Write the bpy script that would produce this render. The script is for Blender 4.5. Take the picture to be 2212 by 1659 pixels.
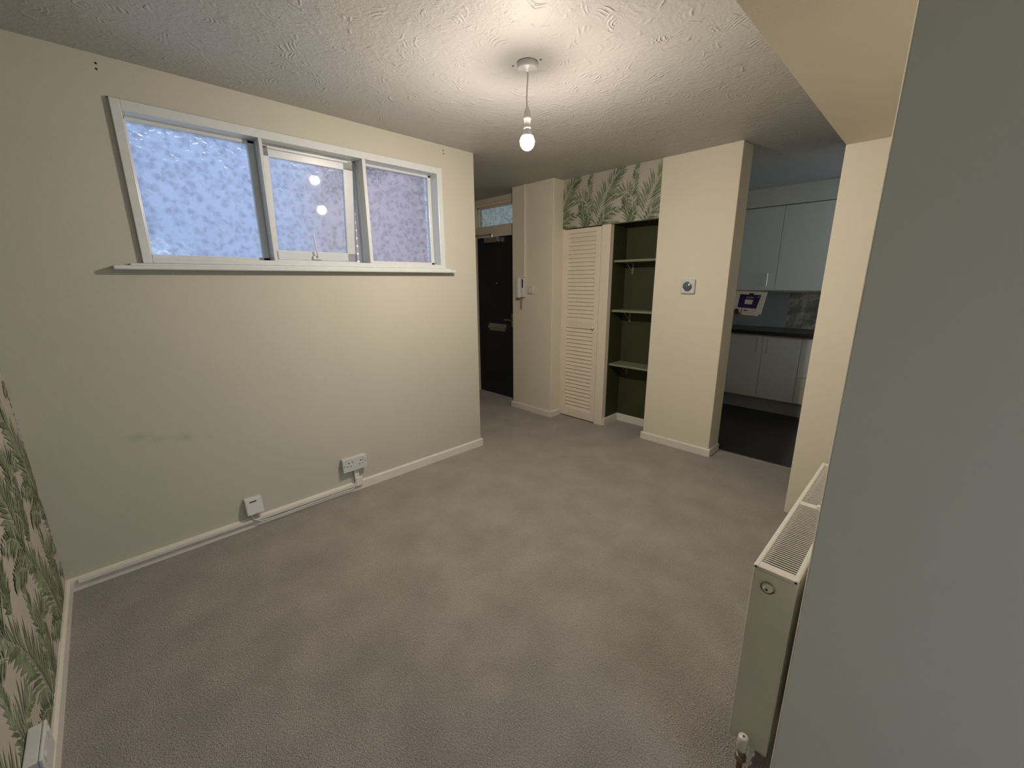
import bpy, bmesh, math, random
from mathutils import Vector, Matrix
R = math.radians
random.seed(7)
scene = bpy.context.scene
for o in list(bpy.data.objects): bpy.data.objects.remove(o)
COL = scene.collection

# ---------------------------------------------------------------- camera
FPX = 893.235
yaw, pit, rol = R(-45.718), R(-13.986), R(-0.383)
CAM = Vector((2.715, 0.33, 1.445))
fwd = Vector((math.sin(yaw)*math.cos(pit), math.cos(yaw)*math.cos(pit), math.sin(pit)))
rt0 = Vector((math.cos(yaw), -math.sin(yaw), 0)); up0 = rt0.cross(fwd)
rt = rt0*math.cos(rol) + up0*math.sin(rol); up = up0*math.cos(rol) - rt0*math.sin(rol)
cd = bpy.data.cameras.new('camera'); cam = bpy.data.objects.new('camera', cd); COL.objects.link(cam)
m = Matrix((rt, up, -fwd)).transposed().to_4x4(); m.translation = CAM
cam.matrix_world = m
cd.sensor_fit = 'HORIZONTAL'; cd.sensor_width = 36; cd.lens = FPX/2212*36; cd.clip_start = .02
scene.camera = cam

# ---------------------------------------------------------------- world, exposure
SKY = 4.2
BULB = 2050.0
w = bpy.data.worlds.new('World'); scene.world = w; w.use_nodes = True
bg = w.node_tree.nodes['Background']
bg.inputs[0].default_value = (0.68, 0.81, 1.0, 1); bg.inputs[1].default_value = SKY
vs = scene.view_settings
vs.view_transform = 'Standard'; vs.look = 'None'; vs.gamma = 1; vs.use_curve_mapping = False
vs.exposure = -0.08
scene.cycles.max_bounces = 14; scene.cycles.diffuse_bounces = 6; scene.cycles.transmission_bounces = 10
scene.cycles.sample_clamp_indirect = 4.0
scene.cycles.caustics_refractive = True

# ---------------------------------------------------------------- materials
def new_mat(name):
    mt = bpy.data.materials.new(name); mt.use_nodes = True
    nt = mt.node_tree; b = nt.nodes['Principled BSDF']
    return mt, nt, b
def coords(nt, scale=1.0):
    tc = nt.nodes.new('ShaderNodeTexCoord'); mp = nt.nodes.new('ShaderNodeMapping')
    s = scale if isinstance(scale, (tuple, list)) else (scale,)*3
    mp.inputs['Scale'].default_value = s
    nt.links.new(tc.outputs['Object'], mp.inputs['Vector'])
    return mp.outputs['Vector']
def noise(nt, vec, sc, det=3, rough=.5):
    n = nt.nodes.new('ShaderNodeTexNoise'); n.inputs['Scale'].default_value = sc
    n.inputs['Detail'].default_value = det; n.inputs['Roughness'].default_value = rough
    nt.links.new(vec, n.inputs['Vector']); return n.outputs['Fac']
def ramp(nt, fac, stops):
    r = nt.nodes.new('ShaderNodeValToRGB'); e = r.color_ramp.elements
    while len(e) < len(stops): e.new(.5)
    for i, (p, c) in enumerate(stops):
        e[i].position = p; e[i].color = (*c, 1) if len(c) == 3 else c
    nt.links.new(fac, r.inputs['Fac']); return r.outputs['Color']
def math_n(nt, op, a, b=None, c=None):
    n = nt.nodes.new('ShaderNodeMath'); n.operation = op
    for i, x in enumerate((a, b, c)):
        if x is None: continue
        if isinstance(x, (int, float)): n.inputs[i].default_value = x
        else: nt.links.new(x, n.inputs[i])
    return n.outputs[0]
def bump(nt, h, b, strength=.3, dist=.01):
    bn = nt.nodes.new('ShaderNodeBump'); bn.inputs['Strength'].default_value = strength
    bn.inputs['Distance'].default_value = dist
    nt.links.new(h, bn.inputs['Height'])
    nt.links.new(bn.outputs['Normal'], b.inputs['Normal']); return bn
def plain(name, col, rough=.5, metal=0, var=.06, nscale=30, bmp=.1, spec=.5, coat=0):
    mt, nt, b = new_mat(name)
    v = coords(nt); n = noise(nt, v, nscale)
    lo = tuple(c*(1-var) for c in col); hi = tuple(min(1, c*(1+var)) for c in col)
    nt.links.new(ramp(nt, n, [(.3, lo), (.7, hi)]), b.inputs['Base Color'])
    b.inputs['Roughness'].default_value = rough; b.inputs['Metallic'].default_value = metal
    b.inputs['Specular IOR Level'].default_value = spec
    b.inputs['Coat Weight'].default_value = coat
    if bmp: bump(nt, n, b, bmp, .002)
    return mt

def wall_paint(name, col, stains=False):
    mt, nt, b = new_mat(name)
    v = coords(nt)
    n = noise(nt, v, 1.3, 3)
    base = ramp(nt, n, [(.3, tuple(c*.97 for c in col)), (.7, tuple(min(1, c*1.02) for c in col))])
    if stains:
        # scuffed patches low on the wall beneath the window
        mx = base
        for (yy, zz, ry, rz, st) in ((.351, .693, .05, .025, .16), (.53, .643, .04, .03, .16), (.43, .66, .05, .02, .10), (.64, .62, .03, .02, .06)):
            tc = nt.nodes.new('ShaderNodeTexCoord'); mp = nt.nodes.new('ShaderNodeMapping')
            mp.inputs['Location'].default_value = (0, -yy/ry, -zz/rz); mp.inputs['Scale'].default_value = (0, 1/ry, 1/rz)
            nt.links.new(tc.outputs['Object'], mp.inputs['Vector'])
            ln = nt.nodes.new('ShaderNodeVectorMath'); ln.operation = 'LENGTH'; nt.links.new(mp.outputs[0], ln.inputs[0])
            d = math_n(nt, 'ADD', ln.outputs['Value'], math_n(nt, 'MULTIPLY', noise(nt, v, 26, 3), 1.4))
            f = nt.nodes.new('ShaderNodeMapRange'); f.inputs['From Min'].default_value = 1.9; f.inputs['From Max'].default_value = .7
            f.inputs['To Min'].default_value = 0; f.inputs['To Max'].default_value = st*2.2
            nt.links.new(d, f.inputs['Value'])
            mm = nt.nodes.new('ShaderNodeMix'); mm.data_type = 'RGBA'
            nt.links.new(f.outputs[0], mm.inputs['Factor']); nt.links.new(mx, mm.inputs[6])
            mm.inputs[7].default_value = (col[0]*.5, col[1]*.52, col[2]*.4, 1); mx = mm.outputs[2]
        base = mx
    nt.links.new(base, b.inputs['Base Color'])
    b.inputs['Roughness'].default_value = .75; b.inputs['Specular IOR Level'].default_value = .25
    h = math_n(nt, 'ADD', noise(nt, v, 160, 2), math_n(nt, 'MULTIPLY', noise(nt, v, 9, 2), .8))
    bump(nt, h, b, .14, .003)
    return mt

CREAM = (.69, .655, .55)
M = {}
M['wall'] = wall_paint('cream_wall_paint', CREAM)
M['wall_dimmed_stained'] = wall_paint('dimmed_cream_wall_paint', (.51, .50, .43), True)  # cream with the light falloff painted in as a darker tone, plus scuffs
M['green'] = plain('dark_green_paint', (.034, .044, .013), .6, var=.08, nscale=4)
M['shelf'] = plain('sage_shelf_paint', (.19, .22, .15), .5)
M['white'] = plain('white_gloss_paint', (.72, .70, .66), .3, var=.03, bmp=.05)
M['frame_white'] = plain('window_frame_paint', (.60, .635, .65), .28, var=.03, bmp=.05)
M['skirt'] = plain('skirting_paint', (.70, .68, .62), .35, var=.04, bmp=.08)
M['louvre'] = plain('cream_door_paint', (.74, .68, .58), .45, var=.03)
M['plastic'] = plain('white_plastic', (.60, .60, .595), .35, var=.02, bmp=0)
M['plastic_dark'] = plain('dark_plastic', (.03, .03, .035), .4, bmp=0)
M['black'] = plain('black_slot', (.01, .01, .01), .6, bmp=0)
M['rad'] = plain('radiator_enamel', (.64, .635, .585), .35, var=.02, bmp=.03)
M['fins'] = plain('shaded_radiator_fins', (.04, .04, .04), .6)  # near-black so the colour itself gives the shade inside the grille slots
M['brass'] = plain('aged_metal', (.30, .27, .22), .35, 1)
M['copper'] = plain('copper_pipe', (.30, .14, .08), .35, 1)
M['steel'] = plain('brushed_steel', (.62, .62, .62), .3, 1, bmp=.02)
M['door_dark'] = plain('near_black_door_paint', (.012, .016, .024), .42, var=.2, nscale=3)
M['unit'] = plain('white_cabinet_front', (.74, .73, .63), .3, var=.015, bmp=0)
M['plinth'] = plain('grey_plinth', (.36, .37, .38), .4)
M['worktop'] = plain('black_worktop', (.02, .02, .022), .3, var=.3, nscale=200, bmp=.05)
M['kfloor'] = plain('black_vinyl_floor', (.008, .009, .011), .33, var=.3, nscale=14, bmp=.1)
M['gap'] = plain('gap_shade_and_screw_marks', (.10, .085, .06), .9)  # dark brown for painted gap shade; also colours the screw marks
M['dial_grey'] = plain('slate_grey_plastic', (.13, .15, .15), .4, bmp=0)
M['rub'] = plain('grey_dial_face', (.09, .12, .14), .25, bmp=0)
M['tan'] = plain('tan_cord', (.36, .22, .15), .7, bmp=0)
M['skin'] = plain('skin', (.46, .26, .19), .5, var=.06, nscale=18)
M['jumper'] = plain('dark_knit', (.03, .03, .04), .85, nscale=120, bmp=.4)
M['denim'] = plain('dark_denim', (.03, .045, .08), .85, nscale=120, bmp=.3)
M['hair'] = plain('brown_hair', (.05, .03, .02), .6, nscale=90, bmp=.6)
M['purple'] = plain('purple_print', (.045, .015, .12), .35, bmp=0)
M['paper'] = plain('white_paper', (.80, .80, .80), .5, nscale=50, bmp=.05)
M['grey_print'] = plain('grey_print', (.25, .27, .40), .5, bmp=0)

# artex ceiling : overlapping swirl arcs combed into plaster
def artex():
    mt, nt, b = new_mat('swirled_plaster_ceiling')
    v = coords(nt)
    wn = nt.nodes.new('ShaderNodeTexNoise'); wn.inputs['Scale'].default_value = 6; wn.inputs['Detail'].default_value = 2
    nt.links.new(v, wn.inputs['Vector'])
    dv = nt.nodes.new('ShaderNodeVectorMath'); dv.operation = 'MULTIPLY_ADD'
    nt.links.new(wn.outputs['Color'], dv.inputs[0]); dv.inputs[1].default_value = (.10, .10, 0); nt.links.new(v, dv.inputs[2])
    hs = None
    for sc, off in ((6.5, 0), (5.2, 3.7)):
        mp = nt.nodes.new('ShaderNodeMapping'); mp.inputs['Location'].default_value = (off, off*1.7, 0)
        mp.inputs['Scale'].default_value = (1, 1, 0)
        nt.links.new(dv.outputs[0], mp.inputs['Vector'])
        vo = nt.nodes.new('ShaderNodeTexVoronoi'); vo.inputs['Scale'].default_value = sc
        nt.links.new(mp.outputs[0], vo.inputs['Vector'])
        s = math_n(nt, 'SINE', math_n(nt, 'MULTIPLY', vo.outputs['Distance'], 62))
        s = math_n(nt, 'POWER', math_n(nt, 'MULTIPLY_ADD', s, .5, .5), 2.0)
        msk = nt.nodes.new('ShaderNodeMapRange'); msk.inputs['From Min'].default_value = .56; msk.inputs['From Max'].default_value = .72
        nt.links.new(noise(nt, mp.outputs[0], 13 if off else 11, 2), msk.inputs['Value'])
        s = math_n(nt, 'MULTIPLY', s, msk.outputs[0])
        hs = s if hs is None else math_n(nt, 'MAXIMUM', hs, s)
    fine = noise(nt, v, 45, 5, .65)
    h = math_n(nt, 'ADD', hs, math_n(nt, 'MULTIPLY', fine, 1.3))
    h = math_n(nt, 'ADD', h, math_n(nt, 'MULTIPLY', noise(nt, v, 9, 4, .6), .9))
    bump(nt, h, b, .75, .0045)
    n = noise(nt, v, 3, 3)
    nt.links.new(ramp(nt, n, [(.3, (.45, .445, .43)), (.7, (.49, .48, .46))]), b.inputs['Base Color'])
    b.inputs['Roughness'].default_value = .5; b.inputs['Specular IOR Level'].default_value = .35
    return mt
M['artex'] = artex()

def carpet():
    mt, nt, b = new_mat('beige_loop_carpet')
    v = coords(nt)
    vo = nt.nodes.new('ShaderNodeTexVoronoi'); vo.inputs['Scale'].default_value = 230; nt.links.new(v, vo.inputs['Vector'])
    wv = nt.nodes.new('ShaderNodeTexWave'); wv.bands_direction = 'DIAGONAL'; wv.inputs['Scale'].default_value = 26
    wv.inputs['Distortion'].default_value = 5; wv.inputs['Detail'].default_value = 2; wv.inputs['Detail Scale'].default_value = 4
    nt.links.new(v, wv.inputs['Vector'])
    n1 = noise(nt, v, 190, 3, .7); n2 = noise(nt, v, 4, 4)
    f = math_n(nt, 'ADD', math_n(nt, 'MULTIPLY', n1, .7), math_n(nt, 'MULTIPLY', n2, .3))
    nt.links.new(ramp(nt, f, [(.32, (.195, .178, .158)), (.5, (.315, .292, .264)), (.68, (.46, .428, .392))]), b.inputs['Base Color'])
    b.inputs['Roughness'].default_value = .95; b.inputs['Specular IOR Level'].default_value = .15
    b.inputs['Sheen Weight'].default_value = .25
    h = math_n(nt, 'ADD', math_n(nt, 'MULTIPLY', vo.outputs['Distance'], 1.0), math_n(nt, 'MULTIPLY', n1, 1.0))
    h = math_n(nt, 'ADD', h, math_n(nt, 'MULTIPLY', wv.outputs['Fac'], .35))
    bump(nt, h, b, .8, .006)
    return mt
M['carpet'] = carpet()

def brick():
    mt, nt, b = new_mat('red_brick')
    tc = nt.nodes.new('ShaderNodeTexCoord'); sp = nt.nodes.new('ShaderNodeSeparateXYZ'); cb = nt.nodes.new('ShaderNodeCombineXYZ')
    nt.links.new(tc.outputs['Object'], sp.inputs[0])
    nt.links.new(math_n(nt, 'ADD', sp.outputs[0], sp.outputs[1]), cb.inputs[0]); nt.links.new(sp.outputs[2], cb.inputs[1])
    br = nt.nodes.new('ShaderNodeTexBrick'); nt.links.new(cb.outputs[0], br.inputs['Vector'])
    br.inputs['Color1'].default_value = (.24, .12, .11, 1); br.inputs['Color2'].default_value = (.30, .16, .14, 1)
    br.inputs['Mortar'].default_value = (.50, .47, .46, 1)
    br.inputs['Scale'].default_value = 1; br.inputs['Brick Width'].default_value = .225; br.inputs['Row Height'].default_value = .075
    br.inputs['Mortar Size'].default_value = .008
    nt.links.new(br.outputs['Color'], b.inputs['Base Color']); b.inputs['Roughness'].default_value = .85
    return mt
M['brick'] = brick()
M['render_wall'] = plain('white_rendered_wall', (.42, .46, .48), .8, var=.03)
M['soffit'] = plain('pink_soffit_board', (.62, .42, .40), .8, var=.05)
M['facade'] = plain('pale_grey_facade', (.17, .20, .27), .9, var=.1, nscale=1.5)
M['paving'] = plain('grey_paving', (.55, .56, .54), .9, var=.2)

def frosted(name, rough, tint):
    mt, nt, b = new_mat(name)
    nt.nodes.remove(b); out = nt.nodes['Material Output']
    v = coords(nt)
    vo = nt.nodes.new('ShaderNodeTexVoronoi'); vo.feature = 'SMOOTH_F1'; vo.inputs['Scale'].default_value = 30
    vo.inputs['Smoothness'].default_value = .4
    wn = nt.nodes.new('ShaderNodeTexNoise'); wn.inputs['Scale'].default_value = 25; wn.inputs['Detail'].default_value = 3
    nt.links.new(v, wn.inputs['Vector'])
    dv = nt.nodes.new('ShaderNodeVectorMath'); dv.operation = 'MULTIPLY_ADD'
    nt.links.new(wn.outputs['Color'], dv.inputs[0]); dv.inputs[1].default_value = (.06, .06, .06); nt.links.new(v, dv.inputs[2])
    nt.links.new(dv.outputs[0], vo.inputs['Vector'])
    bn = nt.nodes.new('ShaderNodeBump'); bn.inputs['Strength'].default_value = 1.0; bn.inputs['Distance'].default_value = .007
    nt.links.new(math_n(nt, 'ADD', vo.outputs['Distance'], math_n(nt, 'MULTIPLY', wn.outputs['Fac'], .6)), bn.inputs['Height'])
    rf = nt.nodes.new('ShaderNodeBsdfRefraction'); rf.inputs['IOR'].default_value = 1.25
    rf.inputs['Roughness'].default_value = rough; rf.inputs['Color'].default_value = (*tint, 1)
    nt.links.new(bn.outputs['Normal'], rf.inputs['Normal'])
    vr = ramp(nt, math_n(nt, 'ADD', math_n(nt, 'MULTIPLY', vo.outputs['Distance'], 1.1), math_n(nt, 'MULTIPLY', noise(nt, v, 60, 3), .5)), [(.25, tuple(c*.66 for c in tint)), (.95, tuple(c*.90 for c in tint))])
    nt.links.new(vr, rf.inputs['Color'])
    tl = nt.nodes.new('ShaderNodeBsdfTranslucent'); tl.inputs['Color'].default_value = (*tint, 1)
    nt.links.new(bn.outputs['Normal'], tl.inputs['Normal'])
    mx = nt.nodes.new('ShaderNodeMixShader'); mx.inputs[0].default_value = .12
    nt.links.new(rf.outputs[0], mx.inputs[1]); nt.links.new(tl.outputs[0], mx.inputs[2])
    gl = nt.nodes.new('ShaderNodeBsdfGlossy'); gl.inputs['Roughness'].default_value = .03
    fr = nt.nodes.new('ShaderNodeFresnel'); fr.inputs['IOR'].default_value = 1.4
    m2 = nt.nodes.new('ShaderNodeMixShader')
    nt.links.new(fr.outputs[0], m2.inputs[0]); nt.links.new(mx.outputs[0], m2.inputs[1]); nt.links.new(gl.outputs[0], m2.inputs[2])
    nt.links.new(m2.outputs[0], out.inputs['Surface'])
    return mt
M['frosted'] = frosted('patterned_obscure_glass', .34, (.95, .96, 1))
M['frosted_hall'] = frosted('obscure_transom_glass', .5, (.34, .35, .32))
def clear():
    mt, nt, b = new_mat('clear_glass'); nt.nodes.remove(b); out = nt.nodes['Material Output']
    tr = nt.nodes.new('ShaderNodeBsdfTransparent'); gl = nt.nodes.new('ShaderNodeBsdfGlossy'); gl.inputs['Roughness'].default_value = .02
    v = coords(nt); rr = math_n(nt, 'MULTIPLY_ADD', noise(nt, v, 3), .01, .015); nt.links.new(rr, gl.inputs['Roughness'])
    fr = nt.nodes.new('ShaderNodeFresnel'); fr.inputs['IOR'].default_value = 1.4
    m2 = nt.nodes.new('ShaderNodeMixShader')
    nt.links.new(fr.outputs[0], m2.inputs[0]); nt.links.new(tr.outputs[0], m2.inputs[1]); nt.links.new(gl.outputs[0], m2.inputs[2])
    nt.links.new(m2.outputs[0], out.inputs['Surface']); return mt
M['clear'] = clear()
def emis(name, col, s):
    mt, nt, b = new_mat(name)
    b.inputs['Base Color'].default_value = (.9, .9, .9, 1)
    b.inputs['Emission Color'].default_value = (*col, 1); b.inputs['Emission Strength'].default_value = s
    return mt
M['bulb'] = emis('lit_bulb_glass', (1, .87, .735), BULB)

M['bulb_upper'] = emis('dimmer_upper_bulb_glass', (1, .87, .735), BULB*.12)
def splash():
    mt, nt, b = new_mat('grey_marbled_splashback')
    v = coords(nt)
    sp = nt.nodes.new('ShaderNodeSeparateXYZ'); nt.links.new(v, sp.inputs[0])
    n = noise(nt, v, 7, 8, .65)
    marb = ramp(nt, n, [(.40, (.14, .14, .14)), (.50, (.24, .22, .18)), (.60, (.50, .44, .32)), (.66, (.25, .23, .19))])  # golden-grey marbling, used on the right part only
    plainc = ramp(nt, noise(nt, v, 3, 3), [(.3, (.27, .265, .255)), (.7, (.30, .295, .28))])
    f = math_n(nt, 'GREATER_THAN', sp.outputs[0], -.06)
    mm = nt.nodes.new('ShaderNodeMix'); mm.data_type = 'RGBA'
    nt.links.new(f, mm.inputs['Factor']); nt.links.new(plainc, mm.inputs[6]); nt.links.new(marb, mm.inputs[7])
    nt.links.new(mm.outputs[2], b.inputs['Base Color']); b.inputs['Roughness'].default_value = .45
    return mt
M['splash'] = splash()
def leaf_mat(name, c1, c2):
    mt, nt, b = new_mat(name); v = coords(nt)
    nt.links.new(ramp(nt, noise(nt, v, 22, 3), [(.35, c1), (.65, c2)]), b.inputs['Base Color'])
    b.inputs['Roughness'].default_value = .8; b.inputs['Specular IOR Level'].default_value = .2
    return mt
M['leaf1'] = leaf_mat('palm_print_mid', (.15, .19, .12), (.25, .29, .19))
M['leaf2'] = leaf_mat('palm_print_dark', (.085, .115, .065), (.15, .19, .115))
M['leaf3'] = leaf_mat('palm_print_pale', (.27, .31, .23), (.38, .41, .31))
M['ground'] = plain('wallpaper_ground', (.44, .41, .365), .8, var=.03)

# ---------------------------------------------------------------- mesh builder
class MB:
    def __init__(s): s.v = []; s.f = []; s.mi = []; s.sm = []
    def add(s, vs, fs, mi=0, smooth=False):
        k = len(s.v); s.v += [tuple(x) for x in vs]
        for f in fs: s.f.append(tuple(i+k for i in f)); s.mi.append(mi); s.sm.append(smooth)
        return s
    def box(s, a, b, mi=0, mat=None):
        (x0, y0, z0), (x1, y1, z1) = a, b
        vs = [Vector(p) for p in ((x0,y0,z0),(x1,y0,z0),(x1,y1,z0),(x0,y1,z0),(x0,y0,z1),(x1,y0,z1),(x1,y1,z1),(x0,y1,z1))]
        if mat is not None: vs = [mat @ p for p in vs]
        return s.add(vs, [(0,3,2,1),(4,5,6,7),(0,1,5,4),(1,2,6,5),(2,3,7,6),(3,0,4,7)], mi)
    def rbox(s, a, b, r=.003, mi=0, mat=None, seg=2):
        bm = bmesh.new()
        bmesh.ops.create_cube(bm, size=1)
        sx, sy, sz = (abs(b[i]-a[i]) for i in range(3)); c = [(a[i]+b[i])/2 for i in range(3)]
        for v in bm.verts: v.co = Vector((v.co.x*sx+c[0], v.co.y*sy+c[1], v.co.z*sz+c[2]))
        r = min(r, sx*.45, sy*.45, sz*.45)
        bmesh.ops.bevel(bm, geom=list(bm.edges), offset=r, segments=seg, profile=.5, affect='EDGES')
        vs = [v.co.copy() for v in bm.verts]
        if mat is not None: vs = [mat @ p for p in vs]
        bm.verts.index_update()
        s.add(vs, [tuple(v.index for v in f.verts) for f in bm.faces], mi); bm.free(); return s
    def cyl(s, p0, p1, r0, r1=None, n=20, mi=0, cap=True, smooth=True):
        p0, p1 = Vector(p0), Vector(p1); r1 = r0 if r1 is None else r1
        d = (p1-p0).normalized(); a = d.orthogonal().normalized(); b = d.cross(a)
        vs = []
        for p, r in ((p0, r0), (p1, r1)):
            for i in range(n):
                t = 2*math.pi*i/n; vs.append(p + a*math.cos(t)*r + b*math.sin(t)*r)
        s.add(vs, [(i, (i+1) % n, n+(i+1) % n, n+i) for i in range(n)], mi, smooth)
        if cap: s.add(vs, [tuple(range(n-1, -1, -1)), tuple(range(n, 2*n))], mi)
        return s
    def lathe(s, c, prof, n=28, mi=0, axis='z', smooth=True):
        c = Vector(c); vs = []
        for (r, h) in prof:
            for i in range(n):
                t = 2*math.pi*i/n; a, b = r*math.cos(t), r*math.sin(t)
                vs.append(c + (Vector((a, b, h)) if axis == 'z' else Vector((a, h, b)) if axis == 'y' else Vector((h, a, b))))
        m_ = len(prof)
        fs = [(j*n+i, j*n+(i+1) % n, (j+1)*n+(i+1) % n, (j+1)*n+i) for j in range(m_-1) for i in range(n)]
        s.add(vs, fs, mi, smooth)
        return s
    def tube(s, pts, r, n=10, mi=0):
        pts = [Vector(p) for p in pts]; rings = []
        ref = Vector((.3, .2, 1)).normalized(); vs = []
        for k, p in enumerate(pts):
            d = (pts[min(k+1, len(pts)-1)] - pts[max(k-1, 0)]).normalized()
            a = d.cross(ref); a = a.normalized() if a.length > 1e-4 else d.orthogonal().normalized(); b = d.cross(a)
            for i in range(n):
                t = 2*math.pi*i/n; vs.append(p + a*math.cos(t)*r + b*math.sin(t)*r)
        m_ = len(pts)
        fs = [(j*n+i, j*n+(i+1) % n, (j+1)*n+(i+1) % n, (j+1)*n+i) for j in range(m_-1) for i in range(n)]
        s.add(vs, fs, mi, True); s.add(vs, [tuple(range(n)), tuple((m_-1)*n+i for i in range(n))], mi); return s
    def prism(s, poly, axis, a0, a1, mi=0):
        # poly of 2D points in the other two axes (in order), extruded along axis
        n = len(poly); vs = []
        for a in (a0, a1):
            for (p, q) in poly:
                vs.append({'x': (a, p, q), 'y': (p, a, q), 'z': (p, q, a)}[axis])
        s.add(vs, [(i, (i+1) % n, n+(i+1) % n, n+i) for i in range(n)] + [tuple(range(n)), tuple(range(2*n-1, n-1, -1))], mi); return s
    def build(s, name, mats, parent=None, origin=None, **kw):
        me = bpy.data.meshes.new(name)
        if origin is None:
            if parent is not None: origin = Vector((0, 0, 0))
            else:
                xs = [v[0] for v in s.v]; ys = [v[1] for v in s.v]; zs = [v[2] for v in s.v]
                origin = Vector(((min(xs)+max(xs))/2, (min(ys)+max(ys))/2, min(zs)))
        o_ = Vector(origin)
        if kw.get('world'): o_ = Vector((0, 0, 0))
        off = o_ if parent is None else Vector(parent['_w'])
        me.from_pydata([tuple(Vector(v)-off) for v in s.v], [], s.f)
        for m_ in (mats if isinstance(mats, (list, tuple)) else [mats]): me.materials.append(m_)
        for p, mi, sm in zip(me.polygons, s.mi, s.sm): p.material_index = mi; p.use_smooth = sm
        me.update()
        bm = bmesh.new(); bm.from_mesh(me); bmesh.ops.recalc_face_normals(bm, faces=bm.faces); bm.to_mesh(me); bm.free()
        o = bpy.data.objects.new(name, me); COL.objects.link(o)
        if parent is not None: o.parent = parent; o['_w'] = tuple(off)
        else: o.location = off; o['_w'] = tuple(off)
        return o
def S(o, label=None):
    o['kind'] = 'structure'
    if label: o['label'] = label
    return o
def tag(o, label, cat, group=None):
    o['label'] = label; o['category'] = cat
    if group: o['group'] = group
    return o
def thing(name, label, cat, loc, group=None):
    o = bpy.data.objects.new(name, None); COL.objects.link(o); o.location = loc; o['_w'] = tuple(loc)
    o.empty_display_size = .05
    return tag(o, label, cat, group)
def struct(name, mb, mat, label=None, world=True, bevel=0):
    o = mb.build(name, mat, world=world); S(o, label)
    if bevel:
        md = o.modifiers.new('bevel', 'BEVEL'); md.width = bevel; md.segments = 3; md.limit_method = 'ANGLE'
    return o

H = 2.4
Y0 = -.02
# ================================================================ large structure
# floor (carpet) : main room, nook at right, hall, cupboard recess
fl = MB(); fl.box((-2.1, 2.577, -.1), (.0, 3.90, 0)); fl.box((0, Y0, -.1), (3.9, 3.70, 0)); fl.box((0, 3.70, -.1), (2.3, 3.978, 0)); fl.box((.0, 3.978, -.1), (.949, 4.07, 0))
struct('floor', fl, M['carpet'], 'beige-grey loop pile carpet')
struct('floor_kitchen', MB().box((.1, 4.2, -.1), (3.0, 5.96, -.002)).box((1.05, 3.978, -.1), (2.3, 4.2, -.002)), M['kfloor'], 'dark kitchen vinyl floor')
struct('ceiling', MB().box((-.15, -.17, H), (4.05, 6.1, H+.15)).box((-2.25, 2.3, H), (-.15, 3.96, H+.15)), M['artex'], 'swirl-textured plaster ceiling')

# window wall with an opening
WY0, WY1, WZ0, WZ1 = .535, 2.228, 1.555, 2.205
wl = MB()
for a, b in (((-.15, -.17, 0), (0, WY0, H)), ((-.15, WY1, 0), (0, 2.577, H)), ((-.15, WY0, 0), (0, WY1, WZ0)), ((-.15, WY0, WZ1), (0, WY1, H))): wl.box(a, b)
wall_left = struct('wall_left', wl, M['wall_dimmed_stained'], 'cream window wall with faint scuff marks')
# screw holes high on the wall
hol = MB()
for (y, z) in ((.494, 2.364), (.492, 2.342), (2.296, 2.366), (2.298, 2.345)):
    hol.cyl((-.004, y, z), (.0008, y, z), .0045, n=10)
hol.build('screw_hole', M['black'], wall_left)

# palm wallpaper drawn as printed leaf shapes lying on the sheet
def clip_poly(poly, x0, x1, y0, y1):
    def cl(p, f, inter):
        out = []
        for i in range(len(p)):
            a, b = p[i-1], p[i]; fa, fb = f(a), f(b)
            if fb:
                if not fa: out.append(inter(a, b))
                out.append(b)
            elif fa: out.append(inter(a, b))
        return out
    def ix(x): return lambda a, b: (x, a[1]+(b[1]-a[1])*(x-a[0])/(b[0]-a[0]))
    def iy(y): return lambda a, b: (a[0]+(b[0]-a[0])*(y-a[1])/(b[1]-a[1]), y)
    for f, inter in ((lambda q: q[0] >= x0, ix(x0)), (lambda q: q[0] <= x1, ix(x1)), (lambda q: q[1] >= y0, iy(y0)), (lambda q: q[1] <= y1, iy(y1))):
        if len(poly) < 3: return []
        poly = cl(poly, f, inter)
    return poly
def bez(pts, t):
    p = [Vector(q) for q in pts]
    while len(p) > 1: p = [p[i].lerp(p[i+1], t) for i in range(len(p)-1)]
    return p[0]
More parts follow.
